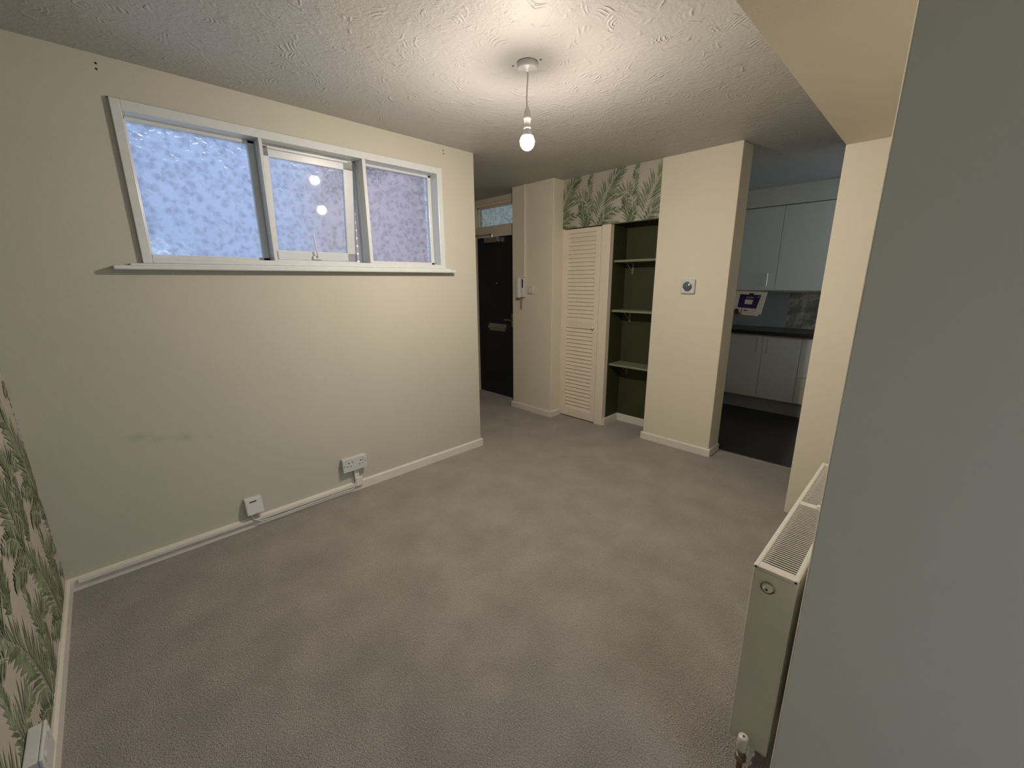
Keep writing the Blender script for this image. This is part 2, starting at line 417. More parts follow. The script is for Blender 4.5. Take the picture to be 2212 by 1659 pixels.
# frond: control points, leaflet length on left and right, count, material, width factor, sweep angle
MOTIF = [
    (((-.11, -.06), (-.13, .06), (-.19, .19)), .11, .12, 11, 2, .9, 40),
    (((-.13, -.06), (-.09, .06), (-.05, .20)), .10, .10, 11, 2, .9, 36),
    (((-.08, .06), (-.12, .20), (-.09, .33), (-.06, .47)), .085, .08, 15, 1, 1.1, 50),
    (((-.08, .14), (-.13, .26), (-.20, .27), (-.29, .20)), .05, .12, 13, 1, 1.1, 58),
    (((.0, -.10), (.03, .12), (.06, .30), (.30, .49)), .17, .19, 21, 1, 1.3, 50),
    (((.01, -.06), (.05, .06), (.13, .12), (.27, .12)), .07, .11, 13, 2, 1.1, 56),
    (((.04, -.08), (.12, -.02), (.20, .02), (.26, -.02)), .06, .09, 11, 1, 1.1, 54),
]
def fronds(mb, put, x0, x1, y0, y1, u0, v0, pu, pv):
    """put(u,v,h)->3D ; clipped to rectangle; motif repeats every pu, rows pv with half drop"""
    lay = 0
    nu0 = int((x0-u0)/pu)-2; nu1 = int((x1-u0)/pu)+2
    nv0 = int((y0-v0)/pv)-2; nv1 = int((y1-v0)/pv)+2
    rnd = random.Random(3)
    for iv in range(nv0, nv1+1):
        for iu in range(nu0, nu1+1):
            for fi, (pts, ll, lr, n, mi, wf, ang) in enumerate(MOTIF):
                lay = fi*2 + (iu % 2) + 2*len(MOTIF)*(iv % 2)
                h = .0004 + lay*.00008
                ou, ov = u0+iu*pu+(.5*pu if iv % 2 else 0), v0+iv*pv
                rr = random.Random(fi*31+5)
                def emit(poly, mt, dh=0):
                    poly = [(p[0]+ou, p[1]+ov) for p in poly]
                    poly = clip_poly(poly, x0, x1, y0, y1)
                    if len(poly) >= 3:
                        mb.add([put(p[0], p[1], h+dh) for p in poly], [tuple(range(len(poly)))], mt)
                for k in range(n):
                    t = .10 + .88*k/(n-1)
                    p = bez(pts, t); q = bez(pts, min(1, t+.02)) if t < .98 else p+(p-bez(pts, t-.02))
                    d = (q-p).normalized()
                    env = math.sin(math.pi*min(1, .18+.80*t))**.6
                    for sgn, L in ((1, ll), (-1, lr)):
                        a = math.radians(ang*(1.25-.75*t) + rr.uniform(-5, 5))*sgn
                        dd = Vector((d.x*math.cos(a)-d.y*math.sin(a), d.x*math.sin(a)+d.y*math.cos(a)))
                        ln = L*env*rr.uniform(.85, 1.1); w_ = .0074*wf*rr.uniform(.75, 1.2)
                        nn = Vector((-dd.y, dd.x)); cv = nn*(-sgn)*ln*.10
                        pl = [p, p+dd*ln*.3+nn*w_+cv*.5, p+dd*ln*.65+nn*w_*.9+cv*.9, p+dd*ln+cv*.6, p+dd*ln*.65-nn*w_*.8+cv*.9, p+dd*ln*.3-nn*w_+cv*.5]
                        mt = mi if rr.random() < .6 else rr.choice((1, 2, 3))
                        emit([(x.x, x.y) for x in pl], mt, .000008*(k % 4) + (.000004 if sgn > 0 else 0))
                # rachis
                N = 10
                for k in range(N):
                    p, q = bez(pts, k/N), bez(pts, (k+1)/N); d = (q-p).normalized(); nn = Vector((-d.y, d.x))*.0014
                    emit([(p+nn)[:], (q+nn)[:], (q-nn)[:], (p-nn)[:]], 3, .00004)
WP = [M['ground'], M['leaf1'], M['leaf2'], M['leaf3'], M['wall']]
wp = MB(); wp.box((-.15, -.17, 0), (3.9, Y0, H))
fronds(wp, lambda u_, v_, h: (u_, Y0+h, v_), 0, 3.9, 0, H, .30, .03, .50, .50)
struct('wall_near', wp, WP, 'wall papered with green palm leaf wallpaper')
bh = MB(); bh.box((-.076, 3.78, 1.946), (.949, 3.84, H))
fronds(bh, lambda u_, v_, h: (u_, 3.78-h, v_), -.076, .949, 1.946, H, .318, 1.946, .47, .60)
struct('wall_bulkhead', bh, WP, 'palm leaf papered panel above the recessed cupboard')

# right-hand wall block, nook and its window
struct('wall_right', MB().box((2.61, 1.31, 0), (3.9, 3.978, H)), M['wall'], 'wall end projecting beside the camera', bevel=.004)
struct('wall_pier', MB().box((2.23, 3.223, 0), (2.608, 3.978, 2.117)), M['wall'], 'cream pier beyond the radiator', bevel=.004)
struct('wall_kitchen_light_block', MB().box((2.31, 3.979, 0), (2.999, 4.60, H)), M['wall'])  # unseen return added to keep kitchen window light off the column reveal
struct('ceiling_beam', MB().box((2.23, Y0, 2.117), (2.61, 3.978, H)).box((2.61, Y0, 2.117), (3.9, 1.31, H)), M['wall'], 'dropped cream beam under the ceiling')
nk = MB(); ny0, ny1, nz0, nz1 = .45, 1.12, .12, 2.02
for a, b in (((3.9, -.17, 0), (4.05, ny0, H)), ((3.9, ny1, 0), (4.05, 4.1, H)), ((3.9, ny0, 0), (4.05, ny1, nz0)), ((3.9, ny0, nz1), (4.05, ny1, H))): nk.box(a, b)
struct('wall_nook', nk, M['wall'])
w3 = struct('window_3', MB().box((3.97, ny0, nz0), (4.02, ny0+.05, nz1)).box((3.97, ny1-.05, nz0), (4.02, ny1, nz1)).box((3.97, ny0, nz0), (4.02, ny1, nz0+.05)).box((3.97, ny0, nz1-.05), (4.02, ny1, nz1)).box((3.97, .815, nz0), (4.02, .855, nz1)), M['frame_white'])
MB().box((3.99, ny0+.05, nz0+.05), (3.994, .815, nz1-.05)).box((3.99, .855, nz0+.05), (3.994, ny1-.05, nz1-.05)).build('glass', M['clear'], w3)

# column with thermostat, alcove, hall pier
struct('wall_column', MB().box((.949, 3.766, 0), (1.549, 3.978, H)), M['wall'], 'cream chimney-like column', bevel=.005)
struct('wall_alcove_side', MB().box((.951, 3.9785, 0), (1.05, 4.2, H)), M['wall'])
struct('wall_hall_pier', MB().box((-.65, 3.63, 0), (-.076, 4.2, H)), M['wall'], 'cream pier between hall and cupboard', bevel=.005)
struct('wall_alcove_back', MB().box((-.075, 4.07, 0), (.951, 4.2, H)), M['green'], 'dark green back of the shelved recess')
struct('wall_alcove_lining', MB().box((.941, 3.842, 0), (.9495, 4.069, H)), M['green'])
struct('wall_partition', MB().box((.465, 3.842, 0), (.483, 4.069, H)), M['green'], 'dark green side of the shelved recess')

# hall
hb = MB()
DX0, DX1, DZ = -1.52, -.80, 1.965
for a, b in (((-2.1, 3.84, 0), (-1.56, 3.96, H)), ((-1.56, 3.84, 2.345), (-.65, 3.96, H)), ((-.76, 3.84, 0), (-.65, 3.96, 2.345))): hb.box(a, b)
struct('wall_back', hb, M['wall'])
struct('wall_hall_end', MB().box((-2.25, 2.3, 0), (-2.1, 3.96, H)), M['wall'])
struct('wall_hall_near', MB().box((-2.1, 2.42, 0), (-.15, 2.577, H)), M['wall'])

# kitchen
struct('wall_kitchen_back', MB().box((0, 5.96, 0), (3.1, 6.1, H)), M['wall'])
struct('wall_kitchen_left', MB().box((0, 4.2, 0), (.1, 5.96, H)), M['wall'])
kr = MB(); ky0, ky1, kz0, kz1 = 4.68, 5.64, .96, 2.34
for a, b in (((3.0, 3.978, 0), (3.12, ky0, H)), ((3.0, ky1, 0), (3.12, 5.96, H)), ((3.0, ky0, 0), (3.12, ky1, kz0)), ((3.0, ky0, kz1), (3.12, ky1, H))): kr.box(a, b)
struct('wall_kitchen_right', kr, M['wall'])
w4 = struct('window_4', MB().box((3.05, ky0, kz0), (3.09, ky0+.04, kz1)).box((3.05, ky1-.04, kz0), (3.09, ky1, kz1)).box((3.05, ky0, kz0), (3.09, ky1, kz0+.04)).box((3.05, ky0, kz1-.04), (3.09, ky1, kz1)), M['frame_white'])
MB().box((3.07, ky0+.04, kz0+.04), (3.074, ky1-.04, kz1-.04)).build('glass', M['clear'], w4)
struct('trim_1', MB().box((.1, 5.70, 2.212), (3.0, 5.955, H)), M['wall'], 'cream boxing above the kitchen wall cabinets')
struct('trim_2', MB().prism([(3.963, 0), (3.968, .004), (3.988, .004), (3.993, 0)], 'x', 1.56, 2.232), M['steel'], 'metal carpet threshold strip at the kitchen')

# skirting boards
def skirt(name, segs, label=None, h=.066, t=.015, parent=None):
    mb = MB()
    for (ax, p, a0, a1, sg) in segs:   # ax: run axis; p: wall plane; sg: outward direction
        prof = [(p, 0), (p+sg*t, 0), (p+sg*t, h-.009), (p+sg*(t-.004), h-.002), (p+sg*(t-.008), h), (p, h)]
        if ax == 'y': mb.prism([(q, z) for q, z in prof], 'y', a0, a1)
        else: mb.prism([(q, z) for q, z in prof], 'x', a0, a1)
    return struct(name, mb, M['skirt'], label)
skirt('baseboard_left', [('y', 0, Y0, 2.592, 1), ('x', 2.577, -.15, 0.0, 1)], 'cream skirting under the window wall')
skirt('baseboard_near', [('x', Y0, 0.015, 2.61, 1)], 'cream skirting under the palm wallpaper')
skirt('baseboard_hall_pier', [('x', 3.63, -.665, -.061, -1), ('y', -.076, 3.6305, 3.7795, 1), ('y', -.65, 3.6305, 3.84, -1)])
skirt('baseboard_column', [('x', 3.766, .934, 1.564, -1), ('y', 1.549, 3.7665, 3.962, 1), ('y', .949, 3.7665, 3.80, -1)])
skirt('baseboard_alcove', [('x', 4.07, .483, .941, -1), ('y', .483, 3.80, 4.0545, 1)], 'white skirting inside the green recess', h=.075)
skirt('baseboard_right', [('y', 2.61, 1.31, 3.222, -1), ('x', 1.31, 2.595, 3.9, -1)])
skirt('baseboard_hall', [('x', 2.577, -2.1, -.15, 1), ('x', 3.84, -2.1, -1.56, -1)])

# exterior
struct('wall_brick', MB().box((-2.7, 2.30, -.3), (-.152, 2.42, 2.75)), M['brick'], 'red brick return outside the window')
struct('trim_3', MB().box((-.40, -1.0, 2.55), (-.152, 2.3, 2.62)), M['soffit'], 'soffit board above the window outside')
struct('wall_opposite', MB().box((-9.6, -6, -.3), (-9.3, 8, 5.5)), M['facade'], 'pale grey building facade opposite the window')
struct('wall_garden', MB().box((-8.4, -1.2, -.3), (-8.2, 1.55, 1.95)), M['render_wall'], 'white garden wall beyond the window')
struct('ground_outside', MB().box((-12, -8, -.4), (-.152, 12, -.3)).box((-.152, 6.1, -.4), (12, 12, -.3)).box((4.06, -8, -.4), (12, 6.1, -.3)).box((3.13, 4.2, -.4), (4.06, 6.1, -.3)), M['paving'])

# ================================================================ window_1
fx = .02
oy0, oy1, oz0, oz1 = .509, 2.263, 1.539, 2.239
iy0, iy1, iz0, iz1 = .546, 2.219, 1.567, 2.195
f = MB()
f.rbox((.0005, oy0, oz0), (fx, iy0, oz1)); f.rbox((.0005, iy1, oz0), (fx, oy1, oz1))
f.rbox((.0005, iy0-.001, iz1), (fx, iy1+.001, oz1)); f.rbox((.0005, iy0-.001, oz0), (fx, iy1+.001, iz0))
# linings running back through the wall
f.box((-.148, WY0+.0005, WZ0+.0005), (.0, iy0, WZ1-.0005)); f.box((-.148, iy1, WZ0+.0005), (.0, WY1-.0005, WZ1-.0005))
f.box((-.148, iy0, iz1), (0, iy1, WZ1-.0005)); f.box((-.148, iy0, WZ0+.0005), (0, iy1, iz0))
win = struct('window_1', f, M['frame_white'], 'long high window of three frosted panes')
for (a, b) in ((1.081, 1.098), (1.657, 1.680)):
    MB().rbox((-.125, a, iz0), (fx-.001, b, iz1), .002).build('mullion', M['frame_white'], win)
def beads(mb, y0, y1, z0, z1, wy, wt, wb, x0=-.115, x1=-.065):
    mb.rbox((x0, y0, z0), (x1, y0+wy[0], z1)); mb.rbox((x0, y1-wy[1], z0), (x1, y1, z1))
    mb.rbox((x0, y0, z1-wt), (x1, y1, z1)); mb.rbox((x0, y0, z0), (x1, y1, z0+wb))
for (y0, y1, wy) in ((.546, 1.081, (.012, .034)), (1.680, 2.219, (.036, .026))):
    mb = MB(); beads(mb, y0, y1, iz0, iz1, wy, .016, .018)
    fr = mb.build('window_frame', M['frame_white'], win)
    MB().box((-.096, y0+wy[0]-.004, iz0+.014), (-.090, y1-wy[1]+.004, iz1-.012)).build('window_pane', M['frosted'], fr)
# centre bay: outer stop and top-hung sash, ajar
mb = MB(); beads(mb, 1.098, 1.657, iz0, iz1, (.016, .012), .012, .010, -.12, -.085)
mb.build('window_frame', M['frame_white'], win)
tilt = R(5.7); piv = Vector((-.098, 0, 2.188))
T = Matrix.Translation(piv) @ Matrix.Rotation(tilt, 4, 'Y') @ Matrix.Translation(-piv)
sa = MB(); sy0, sy1, sz0, sz1 = 1.102, 1.640, 1.578, 2.188
for a, b in (((-.112, sy0, sz0), (-.078, sy0+.052, sz1)), ((-.112, sy1-.066, sz0), (-.078, sy1, sz1)), ((-.112, sy0, sz1-.052), (-.078, sy1, sz1)), ((-.112, sy0, sz0), (-.078, sy1, sz0+.055))):
    sa.rbox(a, b, .004, mat=T)
sash = sa.build('sash', M['frame_white'], win)
MB().box((-.100, sy0+.048, sz0+.051), (-.094, sy1-.062, sz1-.048), mat=T).build('window_pane', M['frosted'], sash)
MB().box((-.050, 1.100, iz0+.002), (-.048, 1.655, iz1-.002)).build('reflection_pane', M['clear'], win)  # clear pane added only to catch the lower bulb reflection
hd = MB()
hd.rbox((-.078, 1.345, 1.585), (-.062, 1.40, 1.608), .004, mat=T)
hd.tube([T @ Vector(p) for p in ((-.060, 1.372, 1.598), (-.050, 1.370, 1.615), (-.046, 1.362, 1.65), (-.046, 1.355, 1.70), (-.052, 1.352, 1.735))], .005)
hd.build('handle', M['plastic'], sash)
# trickle vent rail over the sash
MB().rbox((-.078, 1.14, 2.176), (-.055, 1.60, 2.190), .003, mat=T).build('vent_rail', M['frame_white'], sash)
sl = MB().rbox((.0005, .40, 1.508), (.055, 2.335, 1.528), .006).rbox((.0005, .46, 1.526), (.034, 2.30, 1.5385), .004)
sl.build('window_sill', M['frame_white'], win)
# dark strip painting the shadow line where the architrave meets the plaster
MB().box((.0002, oy0-.005, oz1), (.002, oy1+.002, oz1+.005)).build('shadow_gap_strip', M['gap'], win)

# ================================================================ front door with transom
fr = MB()
fr.box((DX0-.04, 3.85, 0), (DX0, 3.955, 2.345)); fr.box((DX1, 3.85, 0), (DX1+.04, 3.955, 2.345))
fr.box((DX0, 3.85, 2.316), (DX1, 3.955, 2.345)); fr.box((DX0, 3.85, DZ+.004), (DX1, 3.955, 2.081))
door = struct('door_1', MB().rbox((DX0+.003, 3.862, .006), (DX1-.003, 3.905, DZ), .003), M['door_dark'], 'near-black front door at the end of the hall')
fr.build('door_frame', M['louvre'], door)
MB().box((DX0, 3.90, 2.081), (DX1, 3.906, 2.316)).build('transom_glass', M['frosted_hall'], door)
tf = MB(); 
for a, b in (((DX0, 3.872, 2.081), (DX0+.03, 3.90, 2.316)), ((DX1-.03, 3.872, 2.081), (DX1, 3.90, 2.316)), ((DX0, 3.872, 2.298), (DX1, 3.90, 2.316)), ((DX0, 3.872, 2.081), (DX1, 3.90, 2.095))): tf.rbox(a, b, .003)
tf.build('transom_bead', M['louvre'], door)
MB().prism([(3.861, .872), (3.835, .866), (3.833, .880), (3.861, .925)], 'x', -1.31, -.99).rbox((-1.29, 3.84, .838), (-1.0, 3.862, .866), .003).build('letter_flap', M['steel'], door)
dh = MB().rbox((-.90, 3.853, .90), (-.862, 3.862, 1.06), .003); dh.cyl((-.881, 3.86, .985), (-.881, 3.815, .985), .009); dh.tube([(-.881, 3.818, .985), (-.93, 3.816, .987), (-.995, 3.818, .985)], .008)
dh.build('door_handle', M['steel'], door)
dc = MB().rbox((-1.32, 3.80, 1.895), (-1.09, 3.862, 1.955), .008); dcl = dc.build('door_closer', M['steel'], door)
MB().box((-1.48, 3.80, 1.985), (-1.17, 3.815, 1.993), mat=Matrix.Identity(4)).cyl((-1.18, 3.81, 1.95), (-1.18, 3.81, 1.995), .012).box((-1.50, 3.80, 1.980), (-1.46, 3.85, 2.0)).build('closer_arm', M['steel'], dcl)
MB().cyl((-1.16, 3.863, 1.42), (-1.16, 3.856, 1.42), .009, n=16).build('spyhole', M['steel'], door)

# ================================================================ recessed cupboard with louvred door
cup = thing('louvred_cupboard', 'built-in cupboard with tall cream louvred door, left of the green shelved recess', 'cupboard', (.2, 3.80, 0))
st = MB().rbox((.388, 3.780, 0), (.483, 3.841, 1.945), .003).box((-.0755, 3.785, 0), (-.062, 3.841, 1.945))
st.build('door_frame', M['louvre'], cup)
dx0, dx1, dy0, dy1, dz0, dz1 = -.060, .384, 3.783, 3.813, .012, 1.936
d = MB()
d.rbox((dx0, dy0, dz0), (dx0+.058, dy1, dz1), .002); d.rbox((dx1-.058, dy0, dz0), (dx1, dy1, dz1), .002)
d.rbox((dx0+.057, dy0, dz0), (dx1-.057, dy1, .10), .002); d.rbox((dx0+.057, dy0, 1.895), (dx1-.057, dy1, dz1), .002); d.rbox((dx0+.057, dy0, .972), (dx1-.057, dy1, 1.042), .002)
door2 = d.build('louvre_door', M['louvre'], cup)
lv = MB()
for (z0, z1, n) in ((.10, .972, 22), (1.042, 1.895, 22)):
    p = (z1-z0)/n
    for k in range(n):
        z = z0+p*(k+.5)
        Rm = Matrix.Translation((0, (dy0+dy1)/2, z)) @ Matrix.Rotation(R(-20), 4, 'X')
        lv.rbox((dx0+.056, -.0035, -p*.56), (dx1-.056, .0035, p*.56), .003, mat=Rm)
lv.build('louvre_slats', M['louvre'], door2)
MB().lathe((.337, 3.783, .99), [(.001, -.032), (.012, -.031), (.015, -.024), (.011, -.014), (.006, -.009), (.007, 0)], axis='y').build('knob', M['white'], door2)
MB().box((dx0, 3.83, .0), (dx1, 3.84, 1.945)).build('shade_backing', M['gap'], cup)  # dark sheet standing in for the shade behind the slats

# recessed shelves
for (zt, lab) in ((1.629, 'top sage green shelf in the dark recess'), (1.168, 'middle sage green shelf in the dark recess, bracket visible beneath'), (.640, 'lowest sage green shelf in the dark recess')):
    s_ = thing('shelf', lab, 'shelf', (.71, 3.96, zt-.02), 'painted shelves in the green recess')
    MB().rbox((.485, 3.858, zt-.02), (.940, 4.069, zt), .002).build('board', M['shelf'], s_)
    for bx in (.56,):
        b_ = MB().box((bx, 4.06, zt-.125), (bx+.018, 4.069, zt-.02)).box((bx, 3.92, zt-.028), (bx+.018, 4.069, zt-.0205))
        b_.tube([(bx+.009, 4.062, zt-.11), (bx+.009, 4.02, zt-.08), (bx+.009, 3.95, zt-.03)], .004)
        b_.build('bracket', M['shelf'], s_)

# ================================================================ pendant light
LX, LY = 1.223, 1.896
lt = thing('pendant_light', 'bare lit bulb hanging on a short white cord from the ceiling', 'ceiling light', (LX, LY, H))
MB().lathe((LX, LY, H), [(.001, 0), (.045, 0), (.046, -.004), (.046, -.022), (.042, -.027), (.010, -.030), (.007, -.036), (.001, -.036)]).build('ceiling_rose', M['plastic'], lt)
MB().tube([(LX, LY, H-.03), (LX+.003, LY, 2.345), (LX-.002, LY, 2.30), (LX-.004, LY, 2.26), (LX-.002, LY, 2.222)], .0033).build('cord', M['plastic'], lt)
MB().lathe((LX, LY, 0), [(.001, 2.226), (.006, 2.225), (.009, 2.215), (.014, 2.208), (.016, 2.185), (.0175, 2.184), (.0175, 2.172), (.015, 2.171), (.015, 2.142), (.017, 2.140), (.017, 2.135), (.001, 2.135)]).build('lamp_holder', M['plastic'], lt)
bl = MB().lathe((LX, LY, 2.078), [(.001, -.036), (.010, -.0345), (.019, -.030), (.027, -.022), (.0325, -.011), (.0345, .000)]).lathe((LX, LY, 2.078), [(.0345, .000), (.0335, .009), (.030, .018), (.026, .025)], mi=1).build('bulb', [M['bulb'], M['bulb_upper']], lt)
MB().lathe((LX, LY, 2.078), [(.0262, .0251), (.023, .033), (.017, .045), (.0145, .050), (.014, .0565)]).build('bulb_collar', M['plastic'], lt)
for p in bl.data.polygons: p.use_smooth = True
for (ax_, ay_) in ((-.062, -.03), (.062, .02)):
    MB().cyl((LX+ax_, LY+ay_, H-.0005), (LX+ax_, LY+ay_, H-.003), .004).build('screw_mark', M['gap'], lt)

# ================================================================ radiator
rad = thing('radiator', 'white double panel radiator with top grille, beside the grey wall end', 'radiator', (2.526, 1.94, .09))
RX0, RX1, RY0, RY1, RZ0, RZ1 = 2.476, 2.578, 1.484, 2.40, .092, .691
# front and rear pressed panels with vertical flutes
def panel(xc, out):
    mb = MB(); n = 27; pts = []
    ys0, ys1 = RY0+.012, RY1-.012
    pr = [(xc, ys0)]
    for k in range(n):
        a = ys0+(ys1-ys0)*(k+.2)/n; b = ys0+(ys1-ys0)*(k+.35)/n; c = ys0+(ys1-ys0)*(k+.75)/n; e = ys0+(ys1-ys0)*(k+.9)/n
        pr += [(xc, a), (xc+out*.004, b), (xc+out*.004, c), (xc, e)]
    pr += [(xc, ys1), (xc-out*.010, ys1), (xc-out*.010, ys0)]
    mb.prism(pr, 'z', RZ0+.005, RZ1-.02); return mb
panel(RX0+.005, -1).build('front_panel', M['rad'], rad)
panel(RX1-.005, 1).build('rear_panel', M['rad'], rad)
fn = MB()
k = RY0+.03
while k < RY1-.03:
    fn.box((RX0+.016, k, RZ0+.03), (RX1-.016, k+.0015, RZ1-.03)); k += .022
fn.build('convector_fins', M['fins'], rad)
for (ya, yb) in ((RY0, RY0+.009), (RY1-.009, RY1)):
    MB().rbox((RX0-.001, ya, RZ0), (RX1+.001, yb, RZ1-.012), .005, seg=3).build('end_panel', M['rad'], rad)
gr = MB()
gz0, gz1 = RZ1-.012, RZ1
gr.rbox((RX0-.002, RY0-.001, gz0), (RX0+.012, RY1+.001, gz1), .004); gr.rbox((RX1-.012, RY0-.001, gz0), (RX1+.002, RY1+.001, gz1), .004)
gr.rbox((RX0-.002, RY0-.001, gz0), (RX1+.002, RY0+.030, gz1-.001), .003); gr.rbox((RX0-.002, RY1-.022, gz0), (RX1+.002, RY1+.001, gz1-.001), .003)
ym = 1.955
gr.rbox((RX0, ym-.012, gz0), (RX1, ym+.012, gz1-.001), .002)
k = RY0+.036
while k < RY1-.026:
    if abs(k-ym) > .014: gr.box((RX0+.011, k, gz1-.0045), (RX1-.011, k+.0040, gz1-.0025))
    k += .0105
gr.build('top_grille', M['rad'], rad)
MB().rbox((RX1-.045, ym-.008, gz1-.003), (RX1-.018, ym+.014, gz1+.004), .002).build('grille_clip', M['rad'], rad)
MB().lathe((2.515, RY0-.001, .637), [(.0135, .006), (.0135, -.001), (.0115, -.002), (.0100, -.002)], axis='y').lathe((2.515, RY0-.001, .637), [(.010, -.002), (.0095, -.009), (.004, -.010), (.001, -.010)], axis='y').build('bleed_plug', M['rad'], rad)
MB().lathe((2.515, RY0-.0015, .637), [(.0175, 0), (.0175, -.0006), (.001, -.0008)], axis='y').build('plug_recess', M['brass'], rad)
MB().box((2.5125, RY0-.012, .6345), (2.5175, RY0-.0105, .6395)).build('plug_socket', M['black'], rad)
for yy in (1.66, 2.2): MB().box((RX1+.001, yy, .20), (2.608, yy+.03, .60)).build('wall_bracket', M['rad'], rad)
# lockshield valve and tail pipe
vx, vy, vz = 2.523, 1.452, .130
va = MB().lathe((vx, vy, 0), [(.001, .152), (.011, .152), (.0135, .149), (.0145, .140), (.0145, .108), (.012, .104), (.001, .104)])
valve = va.build('valve_cap', M['rad'], rad)
MB().cyl((vx, vy, .1525), (vx, vy, .1518), .003).build('cap_screw', M['black'], valve)
MB().cyl((vx, vy, .104), (vx, vy, .075), .010).cyl((vx, vy, .092), (vx, RY0+.002, .092), .008).lathe((vx, vy, 0), [(.001, .086), (.015, .084), (.015, .066), (.010, .060), (.001, .060)], n=6, smooth=False).build('valve_body', M['brass'], rad)
MB().cyl((vx, vy, .062), (vx, vy, .0), .0075).build('tail_pipe', M['copper'], rad)

# ================================================================ double socket + trunking
sk = thing('double_socket', 'white double plug socket in a surface box low on the window wall', 'socket', (.02, 1.405, .17))
MB().rbox((.0005, 1.322, .170), (.034, 1.488, .262), .004).build('back_box', M['plastic'], sk)
fp = MB().rbox((.034, 1.320, .168), (.042, 1.490, .264), .003).build('faceplate', M['plastic'], sk)
for yc in (1.362, 1.447):
    MB().box((.0419, yc-.004, .228), (.0425, yc+.004, .236)).build('pin_slot', M['black'], fp)
    for dy in (-.011, .011): MB().box((.0419, yc+dy-.004, .205), (.0425, yc+dy+.004, .210)).build('pin_slot', M['black'], fp)
for yc in (1.331, 1.479): MB().cyl((.0415, yc, .215), (.0428, yc, .215), .004).build('screw', M['brass'], fp)
for yc in (1.392, 1.470):
    MB().rbox((.041, yc-.007, .232), (.047, yc+.007, .254), .002).build('rocker_switch', M['plastic'], fp)
tr = MB()
tr.rbox((.0005, 1.405, .066), (.020, 1.435, .170), .002)
tr.rbox((.0155, .02, .040), (.030, 1.45, .062), .003)
tr.rbox((.0155, 1.4042, .038), (.0308, 1.4535, .10), .003)
tag(tr.build('cable_trunking', M['skirt']), 'cream cable trunking running along the skirting to the double socket', 'cable trunking')
tag(MB().tube([(.030, 1.399, .170), (.028, 1.399, .12), (.034, 1.398, .072), (.0345, 1.38, .0345)] + [(.034, 1.36-.1*i, .033+.002*math.sin(i)) for i in range(6)] + [(.034, .80, .036), (.034, .765, .060), (.030, .755, .098)], .0035).build('telephone_cable', M['plastic']), 'thin white cable running along the skirting between socket and phone box', 'cable')
pb = thing('telephone_box', 'small white surface telephone box low on the wall, left of the double socket', 'telephone socket', (.02, .775, .095))
# wedge shaped box tilted forwards at the bottom
MB().prism([(.0005, .100), (.050, .100), (.054, .104), (.028, .190), (.024, .194), (.0005, .194)], 'y', .735, .822).build('back_box', M['plastic'], pb)
MB().prism([(.0548, .1035), (.0565, .105), (.0312, .187), (.0292, .188)], 'y', .739, .818).build('faceplate', M['plastic'], pb)
MB().prism([(.0364, .172), (.0374, .173), (.0356, .179), (.0346, .179)], 'y', .757, .793).build('jack_slot', M['plastic_dark'], pb)

# socket on the palm wallpaper
s2 = thing('wallpaper_socket', 'white surface socket box low on the palm leaf wallpaper', 'socket', (1.22, 0, .17))
MB().rbox((1.150, Y0+.0025, .172), (1.290, .011, .256), .003).build('back_box', M['plastic'], s2)
f2 = MB().rbox((1.148, .011, .170), (1.292, .019, .258), .003).build('faceplate', M['plastic'], s2)
for xc_ in (1.166, 1.252): MB().rbox((xc_, .018, .225), (xc_+.02, .023, .248), .002).build('rocker_switch', M['plastic'], f2)
jb = thing('junction_box', 'small dark grey box on the palm wallpaper, nearer than the white socket', 'junction box', (1.34, 0, .15))
MB().rbox((1.305, Y0+.0025, .155), (1.385, .022, .232), .006).build('casing', M['dial_grey'], jb)
# ================================================================ thermostat, intercom, switch
th = thing('thermostat', 'square white thermostat with round dark dial on the cream column', 'thermostat', (1.255, 3.75, 1.338))
MB().rbox((1.196, 3.742, 1.336), (1.309, 3.7655, 1.449), .008, seg=3).build('casing', M['plastic'], th)
dl = MB().lathe((1.2525, 3.742, 1.3925), [(.036, .001), (.0345, -.006), (.032, -.008), (.001, -.009)], axis='y', n=40).build('dial', M['rub'], th)
MB().lathe((1.2525, 3.742, 1.3925), [(.039, .001), (.039, -.003), (.0355, -.004), (.0355, 0)], axis='y', n=40).build('dial_ring', M['steel'], th)

it = thing('intercom_phone', 'white door-entry handset on the hall pier', 'intercom', (-.475, 3.60, 1.27))
MB().rbox((-.535, 3.595, 1.275), (-.445, 3.629, 1.475), .006).build('wall_unit', M['plastic'], it)
hs = MB().rbox((-.528, 3.553, 1.268), (-.478, 3.594, 1.480), .010, seg=3)
hs.build('handset', M['plastic'], it)
MB().rbox((-.468, 3.588, 1.375), (-.452, 3.596, 1.462), .002).build('cradle_slot', M['plastic_dark'], it)
cc = [(-.495+.010*math.cos(i*.9), 3.606+.008*math.sin(i*.9), 1.27-.0033*i) for i in range(38)]
MB().tube([(-.505, 3.585, 1.27)] + cc + [(-.488, 3.61, 1.22), (-.475, 3.615, 1.28)], .0030, n=6).build('coiled_cord', M['tan'], it)
MB().rbox((-.472, 3.612, 1.478), (-.446, 3.6295, 2.3995), .003).build('conduit', M['wall'], it)
ls = thing('light_switch', 'white light switch beside the intercom handset', 'light switch', (-.372, 3.62, 1.31))
MB().rbox((-.415, 3.613, 1.312), (-.330, 3.6295, 1.397), .004).build('switch_plate', M['plastic'], ls)
MB().rbox((-.380, 3.606, 1.335), (-.366, 3.614, 1.370), .002).build('rocker', M['plastic'], ls)

